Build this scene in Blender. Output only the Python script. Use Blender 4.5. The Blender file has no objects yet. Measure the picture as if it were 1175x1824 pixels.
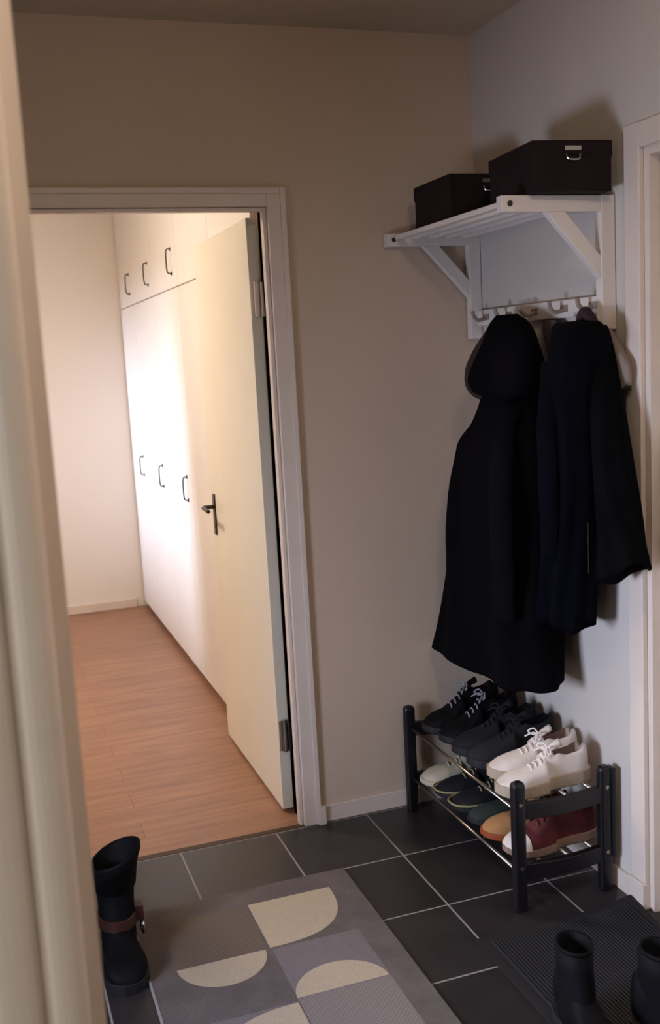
import bpy, bmesh, math, random
from mathutils import Vector, Matrix, Euler
random.seed(4)
S = bpy.context.scene
COL = S.collection
PI = math.pi

# ------------------------------------------------------------------ camera, world, lights, exposure
cd = bpy.data.cameras.new('camera'); cam = bpy.data.objects.new('camera', cd); COL.objects.link(cam)
cam.location = (-1.5995, -3.10415, 1.53191)
cam.rotation_euler = Euler((1.41934, 0.054045, -0.33458), 'XYZ')
cd.sensor_fit = 'VERTICAL'; cd.sensor_height = 24.0; cd.sensor_width = 24.0
cd.lens = 24.0 * 1844.46 / 1824.0
cd.clip_start = 0.05
cd.dof.use_dof = True; cd.dof.focus_distance = 3.0; cd.dof.aperture_fstop = 3.2
S.camera = cam
S.view_settings.view_transform = 'Standard'; S.view_settings.look = 'None'
S.view_settings.gamma = 1.0; S.view_settings.use_curve_mapping = False
S.view_settings.exposure = 0.0

w = bpy.data.worlds.new('world'); S.world = w; w.use_nodes = True
w.node_tree.nodes['Background'].inputs[0].default_value = (0.75, 0.85, 1.0, 1)
w.node_tree.nodes['Background'].inputs[1].default_value = 0.6

def area(name, loc, target, sx, sy, power, color, spread=180):
    l = bpy.data.lights.new(name, 'AREA'); l.shape = 'RECTANGLE'; l.size = sx; l.size_y = sy
    l.energy = power; l.color = color; l.spread = math.radians(spread)
    o = bpy.data.objects.new(name, l); COL.objects.link(o); o.location = loc
    o.rotation_euler = (Vector(target) - Vector(loc)).to_track_quat('-Z', 'Z').to_euler()
    return o
# daylight through the hall window (left, outside the frame)
area('hall_window_daylight', (-2.42, -1.42, 0.85), (0, -1.15, 0.45), 0.5, 0.7, 19, (0.66, 0.75, 1.0), 100)
# daylight through the far room's window
area('room_window_daylight', (-5.9, 3.2, 1.30), (-0.67, 2.9, 0.9), 1.3, 0.35, 720, (0.66, 0.75, 1.0))
# added fill through an unseen window, brightens the near strip and right casing
area('front_fill_light', (-3.36, -3.2, 1.3), (-1.5, -2.6, 1.2), 0.9, 1.2, 24, (0.95, 0.96, 0.92))

# ------------------------------------------------------------------ materials
def mat(name, col, rough=0.6, metal=0.0, noise=0.0, nscale=20.0, bump=0.0, bscale=60.0, spec=0.5, col2=None):
    m = bpy.data.materials.new(name); m.use_nodes = True; nt = m.node_tree; b = nt.nodes['Principled BSDF']
    b.inputs['Roughness'].default_value = rough; b.inputs['Metallic'].default_value = metal
    b.inputs['Specular IOR Level'].default_value = spec
    c = tuple(col) + (1,)
    tc = nt.nodes.new('ShaderNodeTexCoord')
    if noise or col2:
        n = nt.nodes.new('ShaderNodeTexNoise'); n.inputs['Scale'].default_value = nscale; n.inputs['Detail'].default_value = 4
        nt.links.new(tc.outputs['Object'], n.inputs['Vector'])
        r = nt.nodes.new('ShaderNodeValToRGB')
        c2 = tuple(col2) if col2 else tuple(x * (1 - noise) for x in col)
        r.color_ramp.elements[0].position = 0.35; r.color_ramp.elements[1].position = 0.65
        r.color_ramp.elements[0].color = c2 + (1,); r.color_ramp.elements[1].color = c
        nt.links.new(n.outputs['Fac'], r.inputs['Fac']); nt.links.new(r.outputs['Color'], b.inputs['Base Color'])
    else:
        b.inputs['Base Color'].default_value = c
    if bump:
        n = nt.nodes.new('ShaderNodeTexNoise'); n.inputs['Scale'].default_value = bscale; n.inputs['Detail'].default_value = 5
        nt.links.new(tc.outputs['Object'], n.inputs['Vector'])
        bp = nt.nodes.new('ShaderNodeBump'); bp.inputs['Strength'].default_value = bump; bp.inputs['Distance'].default_value = 0.004
        nt.links.new(n.outputs['Fac'], bp.inputs['Height']); nt.links.new(bp.outputs['Normal'], b.inputs['Normal'])
    return m

def srgb(r, g, b):
    f = lambda v: (v / 255) / 12.92 if v / 255 <= 0.04045 else ((v / 255 + 0.055) / 1.055) ** 2.4
    return (f(r), f(g), f(b))

M = {}
M['wall'] = mat('painted_wall', srgb(208, 198, 188), 0.85, bump=0.12, bscale=220, noise=0.03, nscale=3)
M['wall_back'] = mat('warm_light_tinted_wall', srgb(206, 184, 162), 0.85, bump=0.12, bscale=220, noise=0.03, nscale=3)  # beige tint puts the warm light on the back wall into its colour
M['wall_unseen'] = mat('dark_unseen_wall', srgb(112, 92, 78), 0.9)  # dark tone given to unseen walls to cut bounce light in the hall
M['ceiling'] = mat('ceiling_paint', srgb(208, 192, 170), 0.9, bump=0.15, bscale=300)
M['room_wall'] = mat('room_wall_paint', srgb(232, 224, 216), 0.85, bump=0.08, bscale=220)
M['trim'] = mat('white_trim_paint', srgb(224, 208, 194), 0.45, noise=0.04, nscale=9)
M['leaf'] = mat('door_leaf_paint', srgb(236, 229, 210), 0.4, noise=0.03, nscale=5)
M['cab'] = mat('wardrobe_white', srgb(236, 230, 222), 0.45, noise=0.02, nscale=5)
M['rackwhite'] = mat('white_lacquered_wood', srgb(232, 222, 214), 0.4, noise=0.04, nscale=12)
M['plinth'] = mat('plinth_brown', srgb(120, 84, 62), 0.6, noise=0.1)
M['chrome'] = mat('chrome', srgb(190, 188, 182), 0.25, 1.0)
M['darkmetal'] = mat('dark_metal', srgb(70, 66, 58), 0.35, 1.0)
M['hook'] = mat('brown_grey_hook', srgb(150, 132, 118), 0.5)
M['hingepaint'] = mat('hinge_dull', srgb(150, 142, 130), 0.5, 0.3)
M['blackwood'] = mat('black_lacquered_wood', srgb(16, 13, 18), 0.4, noise=0.2, nscale=30)
M['tube'] = mat('steel_tube', srgb(170, 160, 150), 0.3, 1.0)
M['box'] = mat('dark_brown_box', srgb(34, 20, 23), 0.8, noise=0.25, nscale=25, bump=0.2, spec=0.2)
M['coat1'] = mat('charcoal_wool', srgb(12, 10, 14), 0.95, noise=0.25, nscale=8, bump=0.5, bscale=90, spec=0.04)
M['coat2'] = mat('navy_cloth', srgb(8, 8, 16), 0.95, noise=0.25, nscale=8, bump=0.4, bscale=90, spec=0.04)
M['coat3'] = mat('black_green_cloth', srgb(10, 10, 12), 0.95, noise=0.25, nscale=8, bump=0.4, bscale=90, spec=0.04)
M['lining'] = mat('brown_lining', srgb(48, 30, 22), 0.9, noise=0.2)
M['redlining'] = mat('dark_red_lining', srgb(42, 16, 20), 0.9, noise=0.2)
M['tan'] = mat('taupe_matte', srgb(140, 124, 114), 0.9, noise=0.2, nscale=15, bump=0.4)
M['greymatte'] = mat('grey_matte', srgb(96, 88, 86), 0.95, noise=0.2, nscale=15, bump=0.4)
M['blackleather'] = mat('black_leather', srgb(10, 9, 12), 0.7, noise=0.2, nscale=20, bump=0.2, spec=0.15)
M['blacksuede'] = mat('black_suede', srgb(15, 15, 22), 0.85, noise=0.2, nscale=20, bump=0.3)
M['brownleather'] = mat('brown_leather', srgb(62, 32, 22), 0.5, noise=0.2)
M['blackrubber'] = mat('black_rubber', srgb(24, 22, 26), 0.6)
M['white'] = mat('white_canvas', srgb(228, 216, 206), 0.8, noise=0.06, nscale=20, bump=0.3, bscale=150)
M['whitelace'] = mat('white_lace', srgb(240, 232, 226), 0.9)
M['gum'] = mat('beige_rubber', srgb(186, 166, 142), 0.6, noise=0.1)
M['cream'] = mat('cream_leather', srgb(206, 194, 168), 0.6, noise=0.1)
M['olive'] = mat('olive_trim', srgb(158, 150, 102), 0.6, noise=0.1)
M['green'] = mat('dark_green_suede', srgb(34, 44, 40), 0.85, noise=0.2)
M['suede'] = mat('tan_suede', srgb(176, 128, 82), 0.9, noise=0.15, nscale=18)
M['orange'] = mat('orange_brown_leather', srgb(150, 72, 30), 0.6)
M['burgundy'] = mat('burgundy_suede', srgb(104, 38, 42), 0.85, noise=0.3, nscale=40)
M['taupe'] = mat('taupe_leather', srgb(150, 120, 100), 0.7, noise=0.15)
M['pinkgrey'] = mat('pink_grey_mesh', srgb(150, 122, 116), 0.8, noise=0.15)
M['greylace'] = mat('grey_lace', srgb(150, 146, 150), 0.9)
M['glass'] = mat('window_glass', (0.9, 0.95, 1.0), 0.02)
M['glass'].node_tree.nodes['Principled BSDF'].inputs['Transmission Weight'].default_value = 1.0
M['mat'] = mat('black_rubber_mat', srgb(36, 34, 38), 0.8, noise=0.2, nscale=60)
M['matedge'] = mat('black_mat_edge', srgb(20, 17, 21), 0.8)
M['rug'] = mat('rug_grey', srgb(104, 95, 92), 0.95, noise=0.22, nscale=14, bump=0.6, bscale=260)
M['rugcream'] = mat('rug_cream', srgb(184, 168, 146), 0.95, noise=0.05, nscale=60, bump=0.5, bscale=260)
M['rugedge'] = mat('rug_binding', srgb(150, 142, 144), 0.9)

def hatch(name, a, b, sx, sy):
    m = bpy.data.materials.new(name); m.use_nodes = True; nt = m.node_tree; p = nt.nodes['Principled BSDF']
    p.inputs['Roughness'].default_value = 0.95
    tc = nt.nodes.new('ShaderNodeTexCoord'); mp = nt.nodes.new('ShaderNodeMapping'); mp.inputs['Scale'].default_value = (sx, sy, 1)
    ck = nt.nodes.new('ShaderNodeTexChecker'); ck.inputs['Scale'].default_value = 1
    ck.inputs['Color1'].default_value = tuple(a) + (1,); ck.inputs['Color2'].default_value = tuple(b) + (1,)
    n = nt.nodes.new('ShaderNodeTexNoise'); n.inputs['Scale'].default_value = 12; n.inputs['Detail'].default_value = 6
    mx = nt.nodes.new('ShaderNodeMix'); mx.data_type = 'RGBA'; mx.inputs['B'].default_value = tuple((x + y) / 2 for x, y in zip(a, b)) + (1,)
    nt.links.new(tc.outputs['Object'], mp.inputs['Vector']); nt.links.new(mp.outputs[0], ck.inputs['Vector'])
    nt.links.new(tc.outputs['Object'], n.inputs['Vector']); nt.links.new(n.outputs['Fac'], mx.inputs['Factor'])
    nt.links.new(ck.outputs['Color'], mx.inputs['A']); nt.links.new(mx.outputs['Result'], p.inputs['Base Color'])
    return m
M['rugbrown'] = hatch('rug_brown_hatch', srgb(112, 97, 83), srgb(94, 82, 72), 160, 110)
M['rugblue'] = hatch('rug_bluegrey_hatch', srgb(124, 116, 118), srgb(104, 96, 98), 50, 200)
M['ruglight'] = hatch('rug_light_hatch', srgb(142, 132, 128), srgb(110, 101, 98), 160, 160)

def tile_material():
    m = bpy.data.materials.new('dark_floor_tiles'); m.use_nodes = True; nt = m.node_tree; L = nt.links.new
    p = nt.nodes['Principled BSDF']
    g = nt.nodes.new('ShaderNodeNewGeometry'); sp = nt.nodes.new('ShaderNodeSeparateXYZ'); L(g.outputs['Position'], sp.inputs[0])
    def mth(op, a, b=None, v=None):
        n = nt.nodes.new('ShaderNodeMath'); n.operation = op
        L(a, n.inputs[0])
        if b is not None: L(b, n.inputs[1])
        elif v is not None: n.inputs[1].default_value = v
        return n.outputs[0]
    s = 0.315
    def d(axis, off):                       # distance to nearest joint
        a = mth('SUBTRACT', sp.outputs[axis], v=off); a = mth('DIVIDE', a, v=s)
        r = mth('ROUND', a); a = mth('SUBTRACT', a, r); a = mth('ABSOLUTE', a); return mth('MULTIPLY', a, v=s)
    dx, dy = d('X', -0.485), d('Y', -0.333)
    mn = mth('MINIMUM', dx, dy); gr = mth('LESS_THAN', mn, v=0.0028)
    def cell(axis, off): return mth('FLOOR', mth('DIVIDE', mth('SUBTRACT', sp.outputs[axis], v=off), v=s))
    cx_ = nt.nodes.new('ShaderNodeCombineXYZ'); L(cell('X', -0.485), cx_.inputs[0]); L(cell('Y', -0.333), cx_.inputs[1])
    wn = nt.nodes.new('ShaderNodeTexWhiteNoise'); wn.noise_dimensions = '3D'; L(cx_.outputs[0], wn.inputs[0])
    nz = nt.nodes.new('ShaderNodeTexNoise'); nz.inputs['Scale'].default_value = 9; nz.inputs['Detail'].default_value = 6
    L(g.outputs['Position'], nz.inputs['Vector'])
    r = nt.nodes.new('ShaderNodeValToRGB'); r.color_ramp.elements[0].color = srgb(33, 29, 31) + (1,); r.color_ramp.elements[1].color = srgb(54, 50, 51) + (1,)
    L(nz.outputs['Fac'], r.inputs['Fac'])
    hv = nt.nodes.new('ShaderNodeHueSaturation'); L(r.outputs['Color'], hv.inputs['Color'])
    L(mth('ADD', mth('MULTIPLY', wn.outputs['Value'], v=0.3), v=0.85), hv.inputs['Value'])
    mx = nt.nodes.new('ShaderNodeMix'); mx.data_type = 'RGBA'; L(gr, mx.inputs['Factor']); L(hv.outputs['Color'], mx.inputs['A'])
    mx.inputs['B'].default_value = srgb(146, 140, 138) + (1,)
    L(mx.outputs['Result'], p.inputs['Base Color'])
    rr = mth('ADD', mth('MULTIPLY', nz.outputs['Fac'], v=0.15), v=0.30)
    L(mth('MAXIMUM', rr, gr), p.inputs['Roughness'])
    bp = nt.nodes.new('ShaderNodeBump'); bp.inputs['Strength'].default_value = 0.25; bp.inputs['Distance'].default_value = 0.002
    L(mth('SUBTRACT', mth('MULTIPLY', nz.outputs['Fac'], v=0.6), gr), bp.inputs['Height']); L(bp.outputs['Normal'], p.inputs['Normal'])
    return m
M['tile'] = tile_material()

def wood_material():
    m = bpy.data.materials.new('oak_laminate'); m.use_nodes = True; nt = m.node_tree; L = nt.links.new
    p = nt.nodes['Principled BSDF']; p.inputs['Roughness'].default_value = 0.42
    g = nt.nodes.new('ShaderNodeNewGeometry')
    mp = nt.nodes.new('ShaderNodeMapping'); mp.inputs['Scale'].default_value = (1.6, 14, 1); L(g.outputs['Position'], mp.inputs['Vector'])
    n = nt.nodes.new('ShaderNodeTexNoise'); n.inputs['Scale'].default_value = 2.2; n.inputs['Detail'].default_value = 6; L(mp.outputs[0], n.inputs['Vector'])
    r = nt.nodes.new('ShaderNodeValToRGB'); r.color_ramp.elements[0].position = 0.3; r.color_ramp.elements[1].position = 0.7
    r.color_ramp.elements[0].color = srgb(140, 100, 78) + (1,); r.color_ramp.elements[1].color = srgb(166, 122, 94) + (1,)
    L(n.outputs['Fac'], r.inputs['Fac'])
    br = nt.nodes.new('ShaderNodeTexBrick'); br.inputs['Scale'].default_value = 1; br.inputs['Brick Width'].default_value = 1.2; br.inputs['Row Height'].default_value = 0.13
    br.inputs['Mortar Size'].default_value = 0.0015; br.inputs['Color1'].default_value = (1, 1, 1, 1); br.inputs['Color2'].default_value = (0.88, 0.87, 0.86, 1); br.inputs['Mortar'].default_value = (0.62, 0.56, 0.5, 1)
    L(g.outputs['Position'], br.inputs['Vector'])
    mx = nt.nodes.new('ShaderNodeMix'); mx.data_type = 'RGBA'; mx.blend_type = 'MULTIPLY'; mx.inputs['Factor'].default_value = 1
    L(r.outputs['Color'], mx.inputs['A']); L(br.outputs['Color'], mx.inputs['B']); L(mx.outputs['Result'], p.inputs['Base Color'])
    return m
M['wood'] = wood_material()

# ------------------------------------------------------------------ mesh helpers
def tag(o, label=None, cat=None, group=None, kind=None):
    if label: o['label'] = label
    if cat: o['category'] = cat
    if group: o['group'] = group
    if kind: o['kind'] = kind
    return o
def obj(name, bm, mats, parent=None, smooth=False, bevel=0.0, subsurf=0, loc=None, rot=None):
    bmesh.ops.recalc_face_normals(bm, faces=bm.faces)
    me = bpy.data.meshes.new(name); bm.to_mesh(me); bm.free()
    for m in (mats if isinstance(mats, (list, tuple)) else [mats]): me.materials.append(m)
    if smooth:
        for p in me.polygons: p.use_smooth = True
    o = bpy.data.objects.new(name, me); COL.objects.link(o)
    if parent: o.parent = parent
    if loc: o.location = loc
    if rot: o.rotation_euler = rot
    if bevel:
        b = o.modifiers.new('bevel', 'BEVEL'); b.width = bevel; b.segments = 2; b.limit_method = 'ANGLE'
    if subsurf:
        s = o.modifiers.new('sub', 'SUBSURF'); s.levels = s.render_levels = subsurf
    return o
def empty(name, loc, rz=0):
    o = bpy.data.objects.new(name, None); COL.objects.link(o); o.location = loc; o.rotation_euler = (0, 0, rz); o.empty_display_size = 0.05
    return o
def bx(bm, x0, x1, y0, y1, z0, z1, mi=0, mtx=None):
    v = [bm.verts.new((x, y, z)) for x in (x0, x1) for y in (y0, y1) for z in (z0, z1)]
    if mtx is not None:
        for q in v: q.co = mtx @ q.co
    for f in ((0, 1, 3, 2), (4, 6, 7, 5), (0, 4, 5, 1), (2, 3, 7, 6), (0, 2, 6, 4), (1, 5, 7, 3)):
        fc = bm.faces.new([v[i] for i in f]); fc.material_index = mi
def box(*a, **k):
    bm = bmesh.new(); bx(bm, *a, **k); return bm
def prism(bm, pts, axis, a, b):            # polygon (2D) extruded along axis
    def P(p, t):
        return {'x': (t, p[0], p[1]), 'y': (p[0], t, p[1]), 'z': (p[0], p[1], t)}[axis]
    A = [bm.verts.new(P(p, a)) for p in pts]; B = [bm.verts.new(P(p, b)) for p in pts]
    bm.faces.new(A); bm.faces.new(B); n = len(pts)
    for i in range(n): bm.faces.new((A[i], A[(i + 1) % n], B[(i + 1) % n], B[i]))
def tube(bm, pts, r, n=8, caps=True):
    pts = [Vector(p) for p in pts]; rings = []
    up = Vector((0.13, 0.21, 0.97)).normalized()
    for i, p in enumerate(pts):
        t = (pts[min(i + 1, len(pts) - 1)] - pts[max(i - 1, 0)]).normalized()
        a = t.cross(up)
        if a.length < 1e-3: a = t.cross(Vector((1, 0, 0)))
        a.normalize(); b = t.cross(a)
        rr = r[i] if isinstance(r, (list, tuple)) else r
        rings.append([bm.verts.new(p + rr * (math.cos(2 * PI * k / n) * a + math.sin(2 * PI * k / n) * b)) for k in range(n)])
    skin_rings(bm, rings, caps)
def skin_rings(bm, rings, caps=True, closed=True):
    for A, B in zip(rings, rings[1:]):
        n = len(A)
        for k in range(n if closed else n - 1): bm.faces.new((A[k], A[(k + 1) % n], B[(k + 1) % n], B[k]))
    if caps: bm.faces.new(rings[0]); bm.faces.new(rings[-1][::-1])
def smoothpath(P, n=6):
    P = [Vector(p) for p in P]; out = []
    Q = [P[0]] + P + [P[-1]]
    for i in range(1, len(Q) - 2):
        for k in range(n):
            t = k / n; a, b, c, d = Q[i - 1], Q[i], Q[i + 1], Q[i + 2]
            out.append(0.5 * ((2 * b) + (c - a) * t + (2 * a - 5 * b + 4 * c - d) * t * t + (3 * b - a - 3 * c + d) * t ** 3))
    out.append(P[-1]); return out
def struct(name, bm, m, parent=None, **k):
    o = obj(name, bm, m, parent, **k)
    if parent is None: o['kind'] = 'structure'
    return o
def copy_tree(o, parent=None):
    c = o.copy(); COL.objects.link(c); c.parent = parent
    for ch in list(o.children): copy_tree(ch, c)
    return c

# ------------------------------------------------------------------ the setting
H = 2.5
JL, JR, DZ = -1.425, -0.70, 1.98                   # far doorway: jambs and head
WH = -2.35                                         # left wall of the hall
WL = -3.3                                          # left wall of hall and of far room
FY = 3.45                                          # far room back wall
struct('floor_hall', box(WL - .1, 0.1, -4.4, 0.0, -0.1, 0.0), M['tile'])
struct('floor_room', box(WL - .1, 0.1, 0.012, FY + .1, -0.1, 0.0), M['wood'])
struct('trim_1', box(JL, JR, -0.016, 0.010, -0.02, 0.0015), mat('dark_threshold', srgb(58, 36, 22), 0.6))        # threshold strip
struct('ceiling', box(WL - .1, 0.2, -4.4, FY + .1, H, H + .1), M['ceiling'])
bm = bmesh.new()
bx(bm, WL, JL, 0, .1, 0, H); bx(bm, JR, 0, 0, .1, 0, H); bx(bm, JL, JR, 0, .1, DZ, H)
struct('wall_back', bm, M['wall_back'])
# right wall with the entrance door opening y -1.80..-0.90
EY0, EY1, EZ = -1.80, -0.895, 1.985
bm = bmesh.new()
bx(bm, 0, .12, EY1, 0.1, 0, H); bx(bm, 0, .12, -4.4, EY0, 0, H); bx(bm, 0, .12, EY0, EY1, EZ, H)
struct('wall_right', bm, M['wall'])
# left wall of the hall with a window
def window(name, x, wy0, wy1, wz0, wz1):
    t = .05; bm = bmesh.new()
    bx(bm, x, x + .06, wy0, wy0 + t, wz0, wz1); bx(bm, x, x + .06, wy1 - t, wy1, wz0, wz1)
    bx(bm, x, x + .06, wy0 + t, wy1 - t, wz0, wz0 + t); bx(bm, x, x + .06, wy0 + t, wy1 - t, wz1 - t, wz1)
    return struct(name, bm, M['trim'])
def wall_with_window(name, x0, x1, y0, y1, wy0, wy1, wz0, wz1, m):
    bm = bmesh.new()
    bx(bm, x0, x1, y0, wy0, 0, H); bx(bm, x0, x1, wy1, y1, 0, H)
    bx(bm, x0, x1, wy0, wy1, 0, wz0); bx(bm, x0, x1, wy0, wy1, wz1, H)
    return struct(name, bm, m)
bm = bmesh.new()
bx(bm, WL - .1, WL, -4.4, -3.7, 0, H); bx(bm, WL - .1, WL, -2.7, -2.08, 0, H); bx(bm, WH - .06, WH, -1.98, -1.78, 0, H); bx(bm, WH - .06, WH, -1.06, 0, 0, H)
bx(bm, WL - .1, WL, -3.7, -2.7, 0, .6); bx(bm, WL - .1, WL, -3.7, -2.7, 2.0, H); bx(bm, WH - .06, WH, -1.78, -1.06, 0, .45); bx(bm, WH - .06, WH, -1.78, -1.06, 1.42, H)
struct('wall_left', bm, M['wall_unseen'])
window('window_added', WL - .08, -3.7, -2.7, .6, 2.0)  # unseen window frame added around the front fill light
window('window_1', WH - .058, -1.78, -1.06, .45, 1.42)
wall_with_window('wall_room_left', WL - .1, WL, 0.0, FY, 2.4, 3.4, .9, 1.40, M['room_wall'])
window('window_2', WL - .08, 2.4, 3.4, .9, 1.40)
struct('wall_room_back', box(WL, 0.1, FY, FY + .1, 0, H), M['room_wall'])
struct('wall_room_right', box(0, .1, 0.1, FY, 0, H), M['room_wall'])
struct('wall_front', box(WL, 0.1, -4.4, -4.3, 0, H), M['wall_unseen'])
# partition that the camera stands beside, with its rounded casing (blurred strip on the left)
struct('wall_partition', box(WL, -1.62, -2.08, -1.98, 0, H), M['wall'])
PXE = -1.529
bm = bmesh.new()
prof = [(-1.66, -1.975), (PXE - .016, -1.975), (PXE - .016, -1.985), (PXE, -1.985), (PXE, -2.07), (PXE - .016, -2.075), (PXE - .018, -2.10)]
for k in range(9):
    a = PI * k / 8; prof.append((PXE - .036 - .018 * math.cos(a) * 1.0, -2.10 - .010 * math.sin(a)))
for k in range(9):
    a = PI * k / 8; prof.append((PXE - .084 - .024 * math.cos(a), -2.098 - .008 * math.sin(a)))
prof += [(-1.66, -2.095), (-1.66, -2.075), (-1.625, -2.075), (-1.625, -1.985), (-1.66, -1.985)]
prism(bm, prof, 'z', 0, 2.2)
struct('trim_2', bm, M['trim'])
# far doorway: jamb lining and casing on the hall side
bm = bmesh.new()
bx(bm, JR, JR + .02, -.002, .102, 0, DZ + .02); bx(bm, JL - .02, JL, -.002, .102, 0, DZ + .02); bx(bm, JL, JR, -.002, .102, DZ, DZ + .02)
bx(bm, JR - .012, JR, .0, .03, 0, DZ); bx(bm, JL, JL + .012, .0, .03, 0, DZ); bx(bm, JL + .012, JR - .012, .0, .03, DZ - .012, DZ)
struct('trim_3', bm, M['trim'], bevel=.002)
bm = bmesh.new()
bx(bm, JR, JR + .058, -.016, 0.0, 0, DZ + .055); bx(bm, JL - .058, JL, -.016, 0.0, 0, DZ + .055); bx(bm, JL, JR, -.016, 0.0, DZ, DZ + .055)
bx(bm, JR + .040, JR + .058, -.022, -.016, 0, DZ + .055); bx(bm, JL - .058, JR + .040, -.022, -.016, DZ + .037, DZ + .055)
struct('trim_4', bm, M['trim'], bevel=.003)
# entrance door on the right
bm = bmesh.new()
cy = EY1 + .062
bx(bm, -.016, 0, EY1, cy, 0.075, EZ + .06); bx(bm, -.016, 0, EY0 - .06, EY1, EZ, EZ + .06); bx(bm, -.016, 0, EY0 - .06, EY0, 0, EZ)
bx(bm, -.024, 0, EY1 - .002, cy + .004, 0, .075)
struct('trim_5', bm, M['trim'], bevel=.003)
bm = bmesh.new(); bx(bm, 0, .12, EY1 - .02, EY1, 0, EZ); bx(bm, 0, .12, EY0, EY0 + .02, 0, EZ); bx(bm, 0, .12, EY0 + .02, EY1 - .02, EZ - .02, EZ)
struct('trim_6', bm, M['trim'])
d2 = struct('door_2', box(.03, .075, EY0 + .022, EY1 - .022, .005, EZ - .022), M['trim'], bevel=.002)
bm = bmesh.new(); tube(bm, [(.03, EY0 + .09, 1.0), (-.02, EY0 + .09, 1.0), (-.022, EY0 + .20, 1.0)], .009); bx(bm, .022, .03, EY0 + .07, EY0 + .11, .9, 1.1)
obj('handle', bm, M['chrome'], d2)
# baseboards
struct('baseboard_back', box(JR + .058, -.013, -.013, 0, 0, .058), M['trim'], bevel=.003)
bm = bmesh.new(); bx(bm, JR + .046, JR + .072, -.03, -.013, 0, .062)
struct('trim_7', bm, M['trim'], bevel=.002)
struct('baseboard_right', box(-.013, 0, cy + .004, -.0, 0, .058), M['trim'], bevel=.003)
struct('baseboard_room', box(WL, -.72, FY - .014, FY, 0, .055), M['trim'], bevel=.003)
# far room door: leaf open by ninety degrees
dr = empty('door_1', (JR - .015, .105, 0), 0); dr['kind'] = 'structure'
def rel(bm, o):
    for v in bm.verts: v.co -= Vector(o.location)
    return bm
obj('door_leaf', rel(box(-.735, -.697, .118, .905, .012, 1.965), dr), M['leaf'], dr, bevel=.002)
bm = bmesh.new()
bx(bm, -.741, -.735, .835, .868, .855, 1.015); tube(bm, [(-.735, .851, .965), (-.782, .851, .965), (-.785, .835, .965), (-.786, .74, .963)], .008)
tube(bm, [(-.742, .851, .89), (-.738, .851, .89)], .011)
obj('door_handle', rel(bm, dr), M['darkmetal'], dr, smooth=False, bevel=.001)
for z in (.22, 1.66):
    bm = bmesh.new(); tube(bm, [(-.716, .108, z), (-.716, .108, z + .11)], .0085, 12); bx(bm, -.732, -.700, .114, .119, z, z + .105); bx(bm, -.706, -.699, .085, .108, z, z + .105)
    obj('hinge', rel(bm, dr), M['chrome'] if z < 1 else M['trim'], dr)

# ------------------------------------------------------------------ wardrobes in the far room
WX = -.67
bounds = [.30, .95, 1.60, 2.25, 2.90, FY - .012]
def cab_handle(y, z):
    bm = bmesh.new(); tube(bm, smoothpath([(WX, y, z), (WX - .019, y, z + .006), (WX - .022, y, z + .05), (WX - .019, y, z + .104), (WX, y, z + .11)], 4), .0034, 8)
    tube(bm, [(WX + .001, y, z), (WX - .004, y, z)], .009); tube(bm, [(WX + .001, y, z + .11), (WX - .004, y, z + .11)], .009)
    return bm
place = ['nearest the hall, only its top showing above the open door leaf', 'whose lower part disappears behind the far edge of the door leaf', 'with its lower handle closest to the door lever', 'between the corner unit and the unit nearest the door lever',
         'in the far corner against the back wall of the room']
for i in range(5):
    y0, y1 = bounds[i], bounds[i + 1]
    t = empty('wardrobe', ((WX) / 2, (y0 + y1) / 2, 0))
    tag(t, 'tall white wardrobe unit ' + place[i], 'wardrobe', 'wardrobe units along the wall of the far room')
    bm = bmesh.new(); bx(bm, WX + .018, -.002, y0 + .001, y1 - .001, .07, H - .004)
    obj('body', rel(bm, t), M['cab'], t)
    obj('plinth', rel(box(WX + .04, -.01, y0 + .001, y1 - .001, 0, .07), t), M['plinth'], t)
    for nm, z0, z1, hz in (('upper_door', 1.872, H - .008, 1.935), ('lower_door', .035, 1.866, .885)):
        d = obj(nm, rel(box(WX, WX + .017, y0 + .0022, y1 - .0022, z0, z1), t), M['cab'], t, bevel=.0015)
        if i <= 1 and nm == 'upper_door': continue
        h = obj('handle', rel(cab_handle(y0 + .115, hz), t), M['darkmetal'], d, smooth=True)

# ------------------------------------------------------------------ hat shelf on the right wall
t = empty('hat_shelf', (0, -.39, 1.6))
tag(t, 'white wooden wall shelf with triangular brackets and a hook rail above the coats', 'shelf')
for y0, y1 in ((-.775, -.745), (-.035, -.005)):
    bm = bmesh.new()
    bx(bm, -.042, -.002, y0, y1, 1.555, 1.893)                          # post
    bx(bm, -.325, -.042, y0 + .002, y1 - .002, 1.853, 1.893)            # arm
    prism(bm, [(-.200, 1.853), (-.145, 1.853), (-.042, 1.742), (-.042, 1.685)], 'y', y0 + .004, y1 - .004)
    b = obj('bracket', rel(bm, t), M['rackwhite'], t, bevel=.002)
    bm = bmesh.new(); prism(bm, [(-.302 + .007 * math.cos(a * PI / 6), 1.873 + .007 * math.sin(a * PI / 6)) for a in range(12)], 'y', y0 - .001, y0 + .0005)
    obj('bolt', rel(bm, t), M['darkmetal'], b)
for x in (-.288, -.230, -.172, -.114, -.056):
    obj('slat', rel(box(x - .011, x + .011, -.743, -.037, 1.872, 1.886), t), M['rackwhite'], t, bevel=.002)
rl = obj('hook_rail', rel(box(-.022, -.004, -.743, -.037, 1.596, 1.645), t), M['rackwhite'], t, bevel=.003)
for y in (-.10, -.25, -.40, -.56, -.70):
    bm = bmesh.new()
    tube(bm, smoothpath([(-.022, y, 1.618), (-.05, y, 1.612), (-.066, y, 1.624), (-.070, y, 1.642)], 4), .006, 8)
    bx(bm, -.0245, -.0215, y - .018, y + .018, 1.612, 1.630)
    obj('hook', rel(bm, t), M['hook'], rl, smooth=False)

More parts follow.
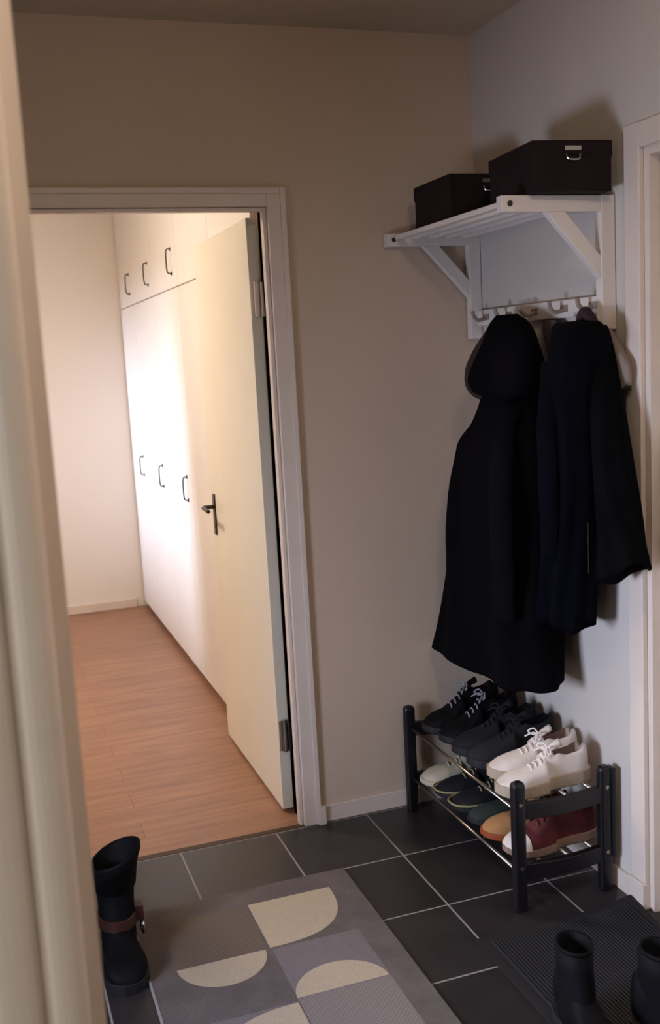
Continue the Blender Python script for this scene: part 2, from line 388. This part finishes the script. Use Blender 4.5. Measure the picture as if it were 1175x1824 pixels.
# storage boxes on the shelf
def storage_box(L, Wd, h, loc, rz, label):
    t = empty('storage_box', loc, rz); tag(t, label, 'box', 'dark boxes on the hat shelf')
    obj('body', box(-Wd / 2 + .003, Wd / 2 - .003, -L / 2 + .003, L / 2 - .003, 0, h * .80), M['box'], t, bevel=.003)
    obj('lid', box(-Wd / 2, Wd / 2, -L / 2, L / 2, h * .66, h), M['box'], t, bevel=.005)
    bm = bmesh.new(); bx(bm, -.022, .022, -L / 2 - .003, -L / 2 + .001, h * .80, h * .88)
    tube(bm, smoothpath([(-.018, -L / 2 - .001, h * .72), (-.014, -L / 2 - .008, h * .62), (.014, -L / 2 - .008, h * .62), (.018, -L / 2 - .001, h * .72)], 3), .0025, 6)
    obj('clasp', bm, M['chrome'], t)
storage_box(.27, .218, .122, (-.139, -.685, 1.894), math.radians(-5), 'larger dark brown lidded box overhanging the near bracket of the hat shelf')
storage_box(.25, .25, .125, (-.152, -.265, 1.887), 0, 'smaller dark brown lidded box at the corner end of the hat shelf')

# ------------------------------------------------------------------ coats
def loft(bm, rows, n=64, amp0=.0, amp1=.014, folds=9, expo=2.4, seed=0, sub=5, bottom_open=True, wob=.35, hemwave=.01, tilt=0.0):
    # rows (z,cx,cy,hx,hy) from top to bottom, smoothed
    rs = []
    Q = [rows[0]] + list(rows) + [rows[-1]]
    for i in range(1, len(Q) - 2):
        for k in range(sub):
            t = k / sub; r = []
            for c in range(5):
                a, b, c_, d = Q[i - 1][c], Q[i][c], Q[i + 1][c], Q[i + 2][c]
                r.append(0.5 * ((2 * b) + (c_ - a) * t + (2 * a - 5 * b + 4 * c_ - d) * t * t + (3 * b - a - 3 * c_ + d) * t ** 3))
            rs.append(r)
    rs.append(list(rows[-1]))
    rnd = random.Random(seed); ph = [rnd.uniform(0, 2 * PI) for _ in range(4)]
    zt, zb = rows[0][0], rows[-1][0]; rings = []
    for (z, cx, cy, hx, hy) in rs:
        f = (zt - z) / (zt - zb); amp = amp0 + (amp1 - amp0) * f; ring = []
        for k in range(n):
            a = 2 * PI * k / n; c, s = math.cos(a), math.sin(a)
            ex = math.copysign(abs(c) ** (2 / expo), c); ey = math.copysign(abs(s) ** (2 / expo), s)
            m = min(1, min(hx, hy) / .05)
            u = amp * m * (math.sin(folds * a + ph[0] + 1.1 * math.sin(2.2 * f * PI + ph[2])) + .6 * math.sin((folds * .5 + 1.5) * a + ph[1] + f * 2) )
            u -= amp * m * .6
            x, y = cx + (hx + u) * ex, cy + (hy + u) * ey
            zz = z + (hemwave * math.sin(3 * a + ph[3]) * f * f) - tilt * f * f * (y - cy)
            ring.append(bm.verts.new((min(x, -.008), y, zz)))
        rings.append(ring)
    skin_rings(bm, rings, caps=False); bm.faces.new(rings[0])
    if bottom_open:                                     # thick hem turned inside
        cx, cy = rows[-1][1], rows[-1][2]
        inner = [bm.verts.new((cx + (v.co.x - cx) * .9, cy + (v.co.y - cy) * .94, v.co.z + .004)) for v in rings[-1]]
        up = [bm.verts.new((cx + (v.co.x - cx) * .6, cy + (v.co.y - cy) * .75, v.co.z + .04)) for v in rings[-1]]
        skin_rings(bm, [rings[-1], inner, up], caps=False); bm.faces.new(up)
    else: bm.faces.new(rings[-1][::-1])
def sleeve(bm, pts, rad, flat=.6, seed=1):
    rnd = random.Random(seed); P = smoothpath(pts, 6); m = len(P); rings = []
    for i, p in enumerate(P):
        f = i / (m - 1) * (len(rad) - 1); j = min(int(f), len(rad) - 2); r = rad[j] + (rad[j + 1] - rad[j]) * (f - j)
        rings.append([bm.verts.new(p + Vector((flat * r * math.cos(2 * PI * k / 20), r * math.sin(2 * PI * k / 20) * (1 + .06 * math.sin(i * 1.3 + k)), 0))) for k in range(20)])
    skin_rings(bm, rings)

C1 = [(1.557, -.09, -.374, .05, .093), (1.492, -.1, -.403, .07, .101), (1.39, -.12, -.441, .09, .085), (1.317, -.128, -.444, .10, .125), (1.239, -.133, -.418, .115, .170),
      (1.143, -.135, -.409, .12, .186), (.963, -.135, -.382, .12, .218), (.769, -.14, -.355, .12, .264), (.65, -.143, -.333, .12, .295), (.56, -.145, -.312, .12, .325)]
HD = [(1.617, -.1, -.374, .021, .051), (1.589, -.12, -.421, .036, .101), (1.541, -.14, -.459, .051, .129), (1.478, -.15, -.457, .066, .157), (1.429, -.155, -.443, .072, .173), (1.395, -.155, -.446, .066, .148), (1.379, -.15, -.442, .054, .1)]
C2 = [(1.582, -.08, -.706, .03, .082), (1.567, -.1, -.746, .05, .085), (1.531, -.12, -.79, .068, .08), (1.401, -.12, -.770, .068, .082), (1.252, -.12, -.756, .068, .085), (1.1, -.12, -.742, .068, .080), (.945, -.12, -.722, .068, .078), (.77, -.12, -.70, .068, .085)]
C3 = [(1.568, -.045, -.758, .015, .028), (1.54, -.054, -.774, .024, .037), (1.469, -.081, -.834, .033, .032), (1.331, -.099, -.878, .045, .039), (1.193, -.108, -.913, .051, .046), (1.051, -.108, -.936, .054, .063), (.95, -.113, -.955, .057, .082)]

t = empty('hooded_coat', (-.066, -.40, 1.62)); tag(t, 'long charcoal winter coat with brown-lined hood hanging at the corner end of the rail', 'coat', 'coats on the hook rail')
bm = bmesh.new(); loft(bm, C1, amp1=.011, folds=8, seed=3, hemwave=.004, expo=2.8); obj('coat_body', rel(bm, t), M['coat1'], t, smooth=True)
bm = bmesh.new(); loft(bm, HD, amp1=.006, folds=4, seed=5, expo=2.1, bottom_open=False, hemwave=.006); hd = obj('hood', rel(bm, t), M['coat1'], t, smooth=True)
bm = bmesh.new(); tube(bm, smoothpath([(-.125, -.36, 1.585), (-.165, -.345, 1.53), (-.190, -.330, 1.48), (-.198, -.325, 1.435), (-.195, -.345, 1.405), (-.190, -.40, 1.392), (-.18, -.45, 1.388)], 6), .019, 10)
obj('hood_lining', rel(bm, t), M['lining'], hd, smooth=True)
for s, pts in ((1, [(-.165, -.300, 1.30), (-.195, -.285, 1.235), (-.228, -.27, 1.05), (-.232, -.25, .86), (-.228, -.24, .74)]), (2, [(-.15, -.51, 1.36), (-.200, -.525, 1.29), (-.235, -.56, 1.08), (-.238, -.57, .90), (-.235, -.56, .76)])):
    bm = bmesh.new(); sleeve(bm, pts, [.03, .052, .055, .05, .045], .5, s); obj('sleeve', rel(bm, t), M['coat1'], t, smooth=True)

t = empty('long_coat', (-.066, -.70, 1.62)); tag(t, 'long navy coat with squared shoulder hanging in the middle, between hooded coat and jacket', 'coat', 'coats on the hook rail')
bm = bmesh.new(); loft(bm, C2, amp1=.009, folds=7, seed=8); obj('coat_body', rel(bm, t), M['coat2'], t, smooth=True)
bm = bmesh.new(); tube(bm, smoothpath([(-.085, -.735, 1.570), (-.088, -.75, 1.592), (-.088, -.765, 1.603), (-.085, -.78, 1.590), (-.08, -.80, 1.560)], 5), [.014] * 21, 10)
obj('collar', rel(bm, t), M['redlining'], t, smooth=True)
bm = bmesh.new(); sleeve(bm, [(-.165, -.72, 1.48), (-.185, -.73, 1.3), (-.188, -.735, 1.1), (-.185, -.73, .97)], [.035, .042, .04, .036], .5, 4); obj('sleeve', rel(bm, t), M['coat2'], t, smooth=True)

t = empty('jacket', (-.05, -.76, 1.6)); tag(t, 'shorter black zip jacket at the door end of the rail, its hem over the casing', 'jacket', 'coats on the hook rail')
bm = bmesh.new(); loft(bm, C3, amp1=.006, folds=6, seed=12, hemwave=.008, tilt=.45); obj('jacket_body', rel(bm, t), M['coat3'], t, smooth=True)
bm = bmesh.new(); bx(bm, -.172, -.168, -.893, -.889, .95, 1.08); obj('zipper', rel(bm, t), M['darkmetal'], t)

t = None
# small soft forms, taupe and grey, behind the coats
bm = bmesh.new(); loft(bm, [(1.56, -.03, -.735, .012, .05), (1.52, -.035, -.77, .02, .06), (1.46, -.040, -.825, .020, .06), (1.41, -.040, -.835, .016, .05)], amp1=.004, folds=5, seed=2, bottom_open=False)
o = obj('form', bm, M['tan'], smooth=True); tag(o, 'taupe scarf peeking out behind the jacket beside the door casing', 'form', 'soft forms between the coats')
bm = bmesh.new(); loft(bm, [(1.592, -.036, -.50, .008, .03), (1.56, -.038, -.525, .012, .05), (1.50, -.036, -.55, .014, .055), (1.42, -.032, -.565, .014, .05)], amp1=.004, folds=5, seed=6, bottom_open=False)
o = obj('form', bm, M['greymatte'], smooth=True); tag(o, 'dark grey scarf hanging in the gap between hooded coat and navy coat', 'form', 'soft forms between the coats')

# ------------------------------------------------------------------ shoe rack
t = empty('shoe_rack', (-.19, -.41, 0)); tag(t, 'black wooden two-tier shoe rack with steel tubes standing against the right wall', 'shoe rack')
def post(x, y, r, h):
    bm = bmesh.new(); rings = []
    for z, s in ((0, .8), (.006, 1), (h - .012, 1), (h - .004, .85), (h, .5)):
        rings.append([bm.verts.new((x + math.copysign(abs(math.cos(a)) ** .6, math.cos(a)) * r * s, y + math.copysign(abs(math.sin(a)) ** .6, math.sin(a)) * r * .8 * s, z)) for a in [2 * PI * k / 20 for k in range(20)]])
    skin_rings(bm, rings); return bm
for (x, y, h) in ((-.318, -.757, .372), (-.048, -.757, .368), (-.332, -.058, .368), (-.05, -.058, .372)):
    obj('leg', rel(post(x, y, .019, h), t), M['blackwood'], t, smooth=False, bevel=.001)
bm = bmesh.new(); bx(bm, -.034, -.020, -.775, -.742, .10, .362); obj('side_guard', rel(bm, t), M['blackwood'], t, bevel=.003)
for y, xa in ((-.757, -.302), (-.058, -.316)):
    for z in (.29, .115):
        bm = bmesh.new(); N = 10; rings = []
        for k in range(N + 1):
            f = k / N; x = xa + (-.062 - xa) * f; dz = -.008 * math.sin(PI * f)
            rings.append([bm.verts.new((x, y + a, z + b + dz)) for a, b in ((-.010, -.026), (.010, -.026), (.010, .020), (-.010, .020))])
        skin_rings(bm, rings); obj('crossbar', rel(bm, t), M['blackwood'], t, bevel=.002)
for z in (.292, .117):
    for x in (-.325, -.24, -.155, -.07):
        bm = bmesh.new(); tube(bm, [(x, -.757 if x > -.3 else -.74, z), (x - (.004 if x < -.3 else 0), -.058, z)], .005, 10); obj('tube', rel(bm, t), M['tube'], t, smooth=True)
for x, z in ((-.318, .31), (-.318, .128), (-.048, .31), (-.048, .12)):
    bm = bmesh.new(); tube(bm, [(x, -.770, z), (x, -.7745, z)], .0055, 10); obj('screw', rel(bm, t), M['chrome'], t)

# ------------------------------------------------------------------ shoes
def lerp(T, t):
    for (a, va), (b, vb) in zip(T, T[1:]):
        if t <= b: 
            f = (t - a) / (b - a); f = f * f * (3 - 2 * f) if False else f
            return va + (vb - va) * f
    return T[-1][1]
def make_shoe(name, L=.28, Wd=.10, ankle=.085, toe=.048, sole=.026, mats=('white', 'gum', 'pinkgrey', 'whitelace'), laces=True, cap=None, stripe=None, bow=True):
    """toe towards +x, heel at x=0, standing on z=0"""
    um, sm, lm, cm = [M[k] for k in mats]
    root = empty(name, (0, 0, 0))
    hw = [(0, .30), (.04, .56), (.12, .68), (.3, .66), (.45, .70), (.62, .90), (.75, 1.0), (.86, .93), (.94, .70), (.98, .45), (1.0, .18)]
    W = lambda t: lerp(hw, t) * Wd / 2
    off = lambda t: .10 * Wd * math.sin(PI * t) * (1 if t > .5 else -.3)
    N = 40; ts = [k / N for k in range(N + 1)]
    # sole
    bm = bmesh.new(); rings = []
    for t_ in ts:
        w_ = W(t_) + .004; sp = .010 * max(0, (t_ - .75) / .25) ** 2; th = sole * (1.15 - .3 * t_)
        rings.append([bm.verts.new((t_ * L * 1.02 - .003, off(t_) + a, z)) for a, z in ((-w_ * .92, sp), (w_ * .92, sp), (w_, sp + .004), (w_, sp * .6 + th), (w_ * .9, sp * .6 + th + .002), (-w_ * .9, sp * .6 + th + .002), (-w_, sp * .6 + th), (-w_, sp + .004))])
    skin_rings(bm, rings); obj('sole', bm, sm, root, smooth=False, bevel=.002)
    # upper
    ht = [(0, ankle), (.05, ankle * 1.02), (.15, ankle * .90), (.28, ankle * .86), (.38, ankle * .98), (.46, ankle * .92), (.6, ankle * .72), (.72, toe * 1.15), (.85, toe * .98), (.94, toe * .78), (1.0, sole + .004)]
    side, mid = 7, 9; NP = side * 2 + mid
    opn = lambda t: max(0, min(1, (t - .035) / .03)) * max(0, min(1, (.40 - t) / .05))
    up, li = bmesh.new(), bmesh.new(); grid = []
    for t_ in ts:
        w_ = W(t_); h = max(lerp(ht, t_), sole + .003); z0 = sole * .7; o_ = opn(t_); row = []
        for k in range(NP):
            a = PI * k / (NP - 1); c, s = math.cos(a), math.sin(a)
            x_ = math.copysign(abs(c) ** .75, c) * w_; z_ = z0 + (h - z0) * abs(s) ** .62
            if side <= k < side + mid:
                m = (k - side) / (mid - 1) * 2 - 1; ax = -m * w_ * .72
                zi = sole + (h - sole) * (abs(m) ** 6)
                x_ = x_ * (1 - o_) + ax * o_; z_ = z_ * (1 - o_) + zi * o_
            elif o_ > 0:
                kk = k if k < side else NP - 1 - k; f = kk / (side - 1)
                xs = w_ * (1 - .26 * f * f); zs = z0 + (h - z0) * f ** .9
                x_ = x_ * (1 - o_) + math.copysign(xs, c) * o_; z_ = z_ * (1 - o_) + zs * o_
            row.append(Vector((t_ * L + (.006 if t_ == 0 else 0), off(t_) + x_, z_)))
        grid.append(row)
    vu = {}; vl = {}
    def V(bm_, d, i, k):
        if (i, k) not in d: d[(i, k)] = bm_.verts.new(grid[i][k])
        return d[(i, k)]
    for i in range(N):
        for k in range(NP - 1):
            inner = side <= k < side + mid - 1 and opn(ts[i]) > .5 and opn(ts[i + 1]) > .5
            b_, d_ = (li, vl) if inner else (up, vu)
            b_.faces.new([V(b_, d_, i, k), V(b_, d_, i, k + 1), V(b_, d_, i + 1, k + 1), V(b_, d_, i + 1, k)])
    up.faces.new([V(up, vu, 0, k) for k in range(NP)])
    obj('upper', up, um, root, smooth=True); obj('lining', li, lm, root, smooth=True)
    top = lambda t: Vector((t * L, off(t), lerp(ht, t)))
    if laces:
        bm = bmesh.new()
        for q in range(5):
            t_ = .43 + .055 * q; p = top(t_); ww = W(t_) * .42
            tube(bm, smoothpath([p + Vector((0, -ww, -.006)), p + Vector((.002, -ww * .4, .0025)), p + Vector((.004, ww * .4, .0025)), p + Vector((.006, ww, -.006))], 3), .0028, 6)
        if bow:
            p = top(.42) + Vector((0, 0, .004))
            for s in (-1, 1):
                tube(bm, smoothpath([p, p + Vector((.006, s * .018, .016)), p + Vector((.016, s * .036, .004)), p + Vector((.012, s * .02, -.001)), p], 4), .0026, 6)
                tube(bm, smoothpath([p, p + Vector((.012, s * .012, .006)), p + Vector((.03, s * .03, -.008))], 4), .0024, 6)
        obj('laces', bm, cm, root, smooth=True)
        bm = bmesh.new(); rings = []
        for q in range(7):
            f = q / 6; t_ = .50 - .20 * f; p = Vector((t_ * L, off(t_), lerp(ht, max(t_, .38)) + .028 * f - .004)); ww = W(.45) * (.35 + .15 * f)
            rings.append([bm.verts.new(p + Vector((dx, a * ww, dz - .010 * a * a * f))) for a, dx, dz in ((-1, 0, 0), (-.5, 0, .004), (0, 0, .005), (.5, 0, .004), (1, 0, 0), (.5, -.003, -.002), (0, -.003, -.001), (-.5, -.003, -.002))])
        skin_rings(bm, rings); obj('tongue', bm, um, root, smooth=True)
    if cap:
        bm = bmesh.new(); rings = []
        for t_ in [.80 + .2 * k / 8 for k in range(9)]:
            w_ = W(t_) + .0025; h = max(lerp(ht, t_), sole + .003) + .0025
            rings.append([bm.verts.new((t_ * L + .003, off(t_) + math.copysign(abs(math.cos(PI * k / 14)) ** .75, math.cos(PI * k / 14)) * w_, sole * .7 + (h - sole * .7) * abs(math.sin(PI * k / 14)) ** .62)) for k in range(15)])
        skin_rings(bm, rings, caps=False, closed=False); obj('toe_cap', bm, M[cap], root, smooth=True)
    if stripe:
        bm = bmesh.new(); pts = []
        for k in range(25):
            t_ = .55 + .45 * k / 24; pts.append((t_ * L * 1.02 + .001, off(t_) + W(t_) + .005, sole * 1.0 + .004))
        pts2 = [(x, 2 * off(.55 + .45 * k / 24) - y, z) for k, (x, y, z) in enumerate(pts)]
        tube(bm, pts + pts2[::-1], .0035, 6); obj('piping', bm, M[stripe], root, smooth=True)
    return root
def put(o, x, y, z, rz, label, group, cat='shoe', rx=0, ry=0):
    o.location = (x, y, z); o.rotation_euler = (rx, ry, rz); tag(o, label, cat, group); return o
G1, G2 = 'shoes on the top tier of the rack', 'shoes on the lower tier of the rack'
ZT, ZB = .2985, .1235
a = make_shoe('sneaker', L=.285, Wd=.099, ankle=.105, toe=.058, sole=.036)
put(a, -.048, -.668, ZT, PI + .02, 'white sneaker with thick beige sole at the near end of the rack\'s top tier', G1)
b = copy_tree(a); put(b, -.014, -.562, ZT, PI, 'white sneaker half hidden behind its partner on the top tier', G1)
a = make_shoe('low_shoe', L=.285, Wd=.099, ankle=.12, toe=.062, sole=.03, mats=('blacksuede', 'blackrubber', 'blacksuede', 'blacksuede'))
put(a, -.028, -.458, ZT, PI, 'plain black high-top shoe next to the white sneakers on the top tier', G1)
b = copy_tree(a); put(b, -.026, -.354, ZT, PI, 'plain black high-top shoe in the middle of the top tier', G1)
a = make_shoe('low_shoe', L=.27, Wd=.098, ankle=.135, toe=.062, sole=.028, mats=('blackleather', 'blackrubber', 'redlining', 'greylace'))
put(a, -.035, -.248, ZT, PI, 'black laced shoe with grey laces and dark red lining on the top tier', G1)
b = copy_tree(a); put(b, -.045, -.142, ZT, PI, 'black laced shoe with grey laces at the corner end of the top tier', G1)
a = make_shoe('sneaker', L=.27, Wd=.094, ankle=.082, toe=.05, sole=.022, mats=('cream', 'cream', 'taupe', 'cream'), bow=False)
put(a, -.062, -.140, ZB, PI + .02, 'cream sneaker at the corner end of the lower tier', G2)
a = make_shoe('sneaker', L=.27, Wd=.094, ankle=.085, toe=.048, sole=.024, mats=('blacksuede', 'blackrubber', 'blacksuede', 'olive'), stripe='olive', bow=False)
put(a, -.055, -.248, ZB, PI, 'black sneaker with olive piping beside the cream sneaker on the lower tier', G2)
b = copy_tree(a); put(b, -.055, -.357, ZB, PI, 'black sneaker with olive piping beside the dark green shoe on the lower tier', G2)
a = make_shoe('low_shoe', L=.265, Wd=.09, ankle=.078, toe=.044, sole=.018, mats=('green', 'blackrubber', 'blacksuede', 'blacksuede'), laces=False)
put(a, -.055, -.461, ZB, PI, 'dark green slip-on shoe between black sneakers and tan shoe on the lower tier', G2)
a = make_shoe('low_shoe', L=.28, Wd=.094, ankle=.085, toe=.052, sole=.022, mats=('suede', 'orange', 'brownleather', 'orange'), bow=False)
put(a, -.045, -.563, ZB, PI - .02, 'tan suede shoe with orange-brown sole on the lower tier', G2)
a = make_shoe('high_top_shoe', L=.285, Wd=.097, ankle=.125, toe=.055, sole=.024, mats=('burgundy', 'taupe', 'redlining', 'burgundy'), cap='white')
put(a, -.030, -.668, ZB, PI + .02, 'burgundy laced high-top shoe with white toe at the near end of the lower tier', G2)

# ------------------------------------------------------------------ boots
def make_boot(name, h=.25, tw=.055, L=.27, Wd=.10, lean=(0, 0), strap=False, wide=1.0, slope=0.0):
    """toe towards +x, ankle axis near x=.07"""
    root = empty(name, (0, 0, 0))
    hw = [(0, .35), (.05, .62), (.15, .74), (.35, .68), (.5, .74), (.72, 1.0), (.86, .92), (.95, .65), (1, .2)]
    W = lambda t: lerp(hw, t) * Wd / 2
    bm = bmesh.new(); rings = []
    for k in range(25):
        t_ = k / 24; w_ = W(t_) + .003; heel = .0 if t_ < .30 else .014 * min(1, (t_ - .30) / .05) * (1 if t_ < .5 else max(0, 1 - (t_ - .5) / .2))
        rings.append([bm.verts.new((t_ * L * 1.02 - .003, q * w_, z)) for q, z in ((-1, heel), (1, heel), (1, .028), (-1, .028))])
    skin_rings(bm, rings); obj('sole', bm, M['blackrubber'], root, bevel=.002)
    bm = bmesh.new(); rings = []
    hts = [(0, .13), (.1, .15), (.3, .15), (.42, .12), (.55, .092), (.7, .072), (.85, .062), (.95, .048), (1, .03)]
    for k in range(25):
        t_ = k / 24; w_ = W(t_); hh = lerp(hts, t_)
        rings.append([bm.verts.new((t_ * L, math.copysign(abs(math.cos(2 * PI * q / 24)) ** .8, math.cos(2 * PI * q / 24)) * w_, .02 + (hh - .02) * (.5 + .5 * math.sin(2 * PI * q / 24)))) for q in range(24)])
    skin_rings(bm, rings)
    rings = []
    prof = [(.02, .060, .036, .075), (.06, .066, .037, .075), (.11, .060, .037, .072), (.16, .052, .038, .066), (.20, .050, .040, .064), (h * .8 + .03, tw * .97, tw * .78, .066), (h - .01, tw * 1.05, tw * .85, .068), (h, tw * 1.04, tw * .84, .068),
            (h - .004, tw * .96, tw * .76, .068), (h - .09, tw * .88, tw * .68, .066)]
    for z, rx, ry, cx in prof:
        f = max(0, (z - .1) / max(.01, h - .1)); tilt = .10 * f
        rings.append([bm.verts.new((cx + lean[0] * f * f + rx * math.cos(2 * PI * q / 28), lean[1] * f * f + wide * ry * math.sin(2 * PI * q / 28), z + slope * f * f * math.sin(2 * PI * q / 28))) for q in range(28)])
    skin_rings(bm, rings)
    obj('upper', bm, M['blackleather'], root, smooth=True)
    if strap:
        bm = bmesh.new(); rings = []
        for q in range(29):
            a = 2 * PI * q / 28
        pr = [[bm.verts.new((.068 + (.060 + d) * math.cos(2 * PI * q / 28), (.0385 * wide + d) * math.sin(2 * PI * q / 28), z)) for q in range(28)] for d, z in ((.0, .10), (.005, .102), (.005, .128), (.0, .13))]
        skin_rings(bm, pr, caps=False); bx(bm, .06, .090, .044, .066, .10, .14)
        st = obj('strap', bm, M['brownleather'], root)
        bm = bmesh.new(); tube(bm, smoothpath([(.066, .060, .066), (.092, .062, .066), (.095, .063, .094), (.068, .062, .096), (.064, .060, .068)], 4), .004, 6)
        obj('buckle', bm, M['chrome'], st, smooth=True)
    return root
a = make_boot('boot', h=.288, tw=.064, L=.25, Wd=.110, lean=(.0, .010), strap=True, wide=1.22, slope=.022)
a.location = (-1.372, -.455, 0); a.rotation_euler = (0, 0, -PI / 2)
tag(a, 'tall black boot with a brown strap and silver buckle standing left of the patterned rug', 'boot')
G3 = 'black boots on the doormat'
a = make_boot('boot', h=.215, tw=.046, L=.27, Wd=.098); put(a, -.460, -1.20, .014, -PI / 2 - .1, 'black boot on the ribbed doormat, farther left of the pair', G3, 'boot')
b = copy_tree(a); put(b, -.335, -1.30, .014, -PI / 2 + .35, 'black boot on the ribbed doormat at the right edge of the picture', G3, 'boot')

# ------------------------------------------------------------------ rug
RX0, RX1, RY0, RY1 = -1.318, -.684, -1.60, -.338
bm = bmesh.new(); ZR = .007
bx(bm, RX0, RX1, RY0, RY1, .001, ZR, 0)
def patch(pts, mi, dz=.0006):
    vs = [bm.verts.new((x, y, ZR + dz)) for x, y in pts]; f = bm.faces.new(vs); f.material_index = mi
    if f.normal.z < 0: f.normal_flip()
def arc(cx, cy, rx, ry, a0, a1, n=20, e=1.0):
    out = []
    for k in range(n + 1):
        a = math.radians(a0 + (a1 - a0) * k / n); c, s = math.cos(a), math.sin(a)
        out.append((cx + rx * math.copysign(abs(c) ** e, c), cy + ry * math.copysign(abs(s) ** e, s)))
    return out
c = .240
def cell(x0, y1, mi): patch([(x0, y1 - .23), (x0 + c, y1 - .23), (x0 + c, y1), (x0, y1)], mi, .0003)
cell(-1.252, -.428, 2); cell(-1.252, -.905, 3); cell(-1.0, -.668, 3); cell(-1.0, -.898, 4); cell(-1.252, -1.38, 2)
patch([(-1.003, -.428)] + arc(-1.003, -.428, .243, .232, 0, -90, e=.72), 1)
patch(arc(-1.133, -.662, .117, .115, 180, 360), 1)
patch(arc(-.882, -.894, .119, .108, 0, 180), 1)
patch([(-1.004, -1.15)] + arc(-1.004, -1.15, .243, .24, 90, 180, e=.8), 1)
patch([(-1.004, -1.145)] + arc(-1.004, -1.145, .243, .24, 0, -90, e=.72), 1)
bx(bm, RX0 - .006, RX0, RY0, RY1, .001, ZR + .001, 5)
o = obj('rug', bm, [M['rug'], M['rugcream'], M['rugbrown'], M['rugblue'], M['ruglight'], M['rugedge']])
tag(o, 'grey and brown runner rug with cream half circles lying on the dark tiles', 'rug')

# ------------------------------------------------------------------ doormat
MX0, MX1, MY0, MY1 = -.500, -.028, -1.62, -.845
t = empty('doormat', ((MX0 + MX1) / 2, (MY0 + MY1) / 2, 0)); tag(t, 'black ribbed rubber doormat on the tiles in front of the entrance door', 'doormat')
def curl(v):                               # the far corner by the wall lifts a little
    f = max(0, (v.x + .16) / .14) * max(0, (v.y + 1.0) / .16); v.z += .018 * min(1, f) ** 1.5; return v
bm = bmesh.new()
def slab(x0, x1, y0, y1, z0, z1, nx, ny):
    g = [[[bm.verts.new(curl(Vector((x0 + (x1 - x0) * i / nx, y0 + (y1 - y0) * j / ny, z)))) for z in (z0, z1)] for j in range(ny + 1)] for i in range(nx + 1)]
    for i in range(nx):
        for j in range(ny):
            for s in (0, 1): bm.faces.new((g[i][j][s], g[i + 1][j][s], g[i + 1][j + 1][s], g[i][j + 1][s]))
    for i in range(nx):
        for j in (0, ny): bm.faces.new((g[i][j][0], g[i + 1][j][0], g[i + 1][j][1], g[i][j][1]))
    for j in range(ny):
        for i in (0, nx): bm.faces.new((g[i][j][0], g[i][j + 1][0], g[i][j + 1][1], g[i][j][1]))
slab(MX0, MX1, MY0, MY1, .001, .008, 16, 24)
obj('border', rel(bm, t), M['matedge'], t)
bm = bmesh.new(); x = MX0 + .03
while x < MX1 - .03:
    slab(x, x + .005, MY0 + .03, MY1 - .03, .008, .0135, 1, 24); x += .0092
obj('ribs', rel(bm, t), M['mat'], t)

# ------------------------------------------------------------------ lamps (they sit outside the frame)
def ceiling_lamp(loc, power, color, label, r=.16):
    t = empty('ceiling_lamp', loc); tag(t, label, 'lamp', 'ceiling lamps')
    bm = bmesh.new(); rings = []
    for k in range(9):
        a = PI / 2 * k / 8; rings.append([bm.verts.new((r * math.cos(a - .0) * math.cos(q * PI / 12) if k < 8 else .004 * math.cos(q * PI / 12), (r * math.cos(a) if k < 8 else .004) * math.sin(q * PI / 12), -.02 - r * .45 * math.sin(a))) for q in range(24)])
    skin_rings(bm, rings)
    m = mat('lamp_glass', (.9, .85, .78), .5); p = m.node_tree.nodes['Principled BSDF']
    p.inputs['Emission Color'].default_value = tuple(color) + (1,); p.inputs['Emission Strength'].default_value = power
    obj('lamp_shade', bm, m, t, smooth=True)
    bm = bmesh.new(); tube(bm, [(0, 0, -.001), (0, 0, -.022)], .07, 24); obj('ceiling_plate', bm, M['trim'], t)
ceiling_lamp((-1.95, 1.25, H), 150, (1.0, .88, .74), 'round ceiling lamp of the far room, outside the picture')
ceiling_lamp((-.9, -2.3, H), 38, (1.0, .83, .67), 'unseen round ceiling lamp added to the hall for warm fill light')  # added lamp, warms the back wall and door header
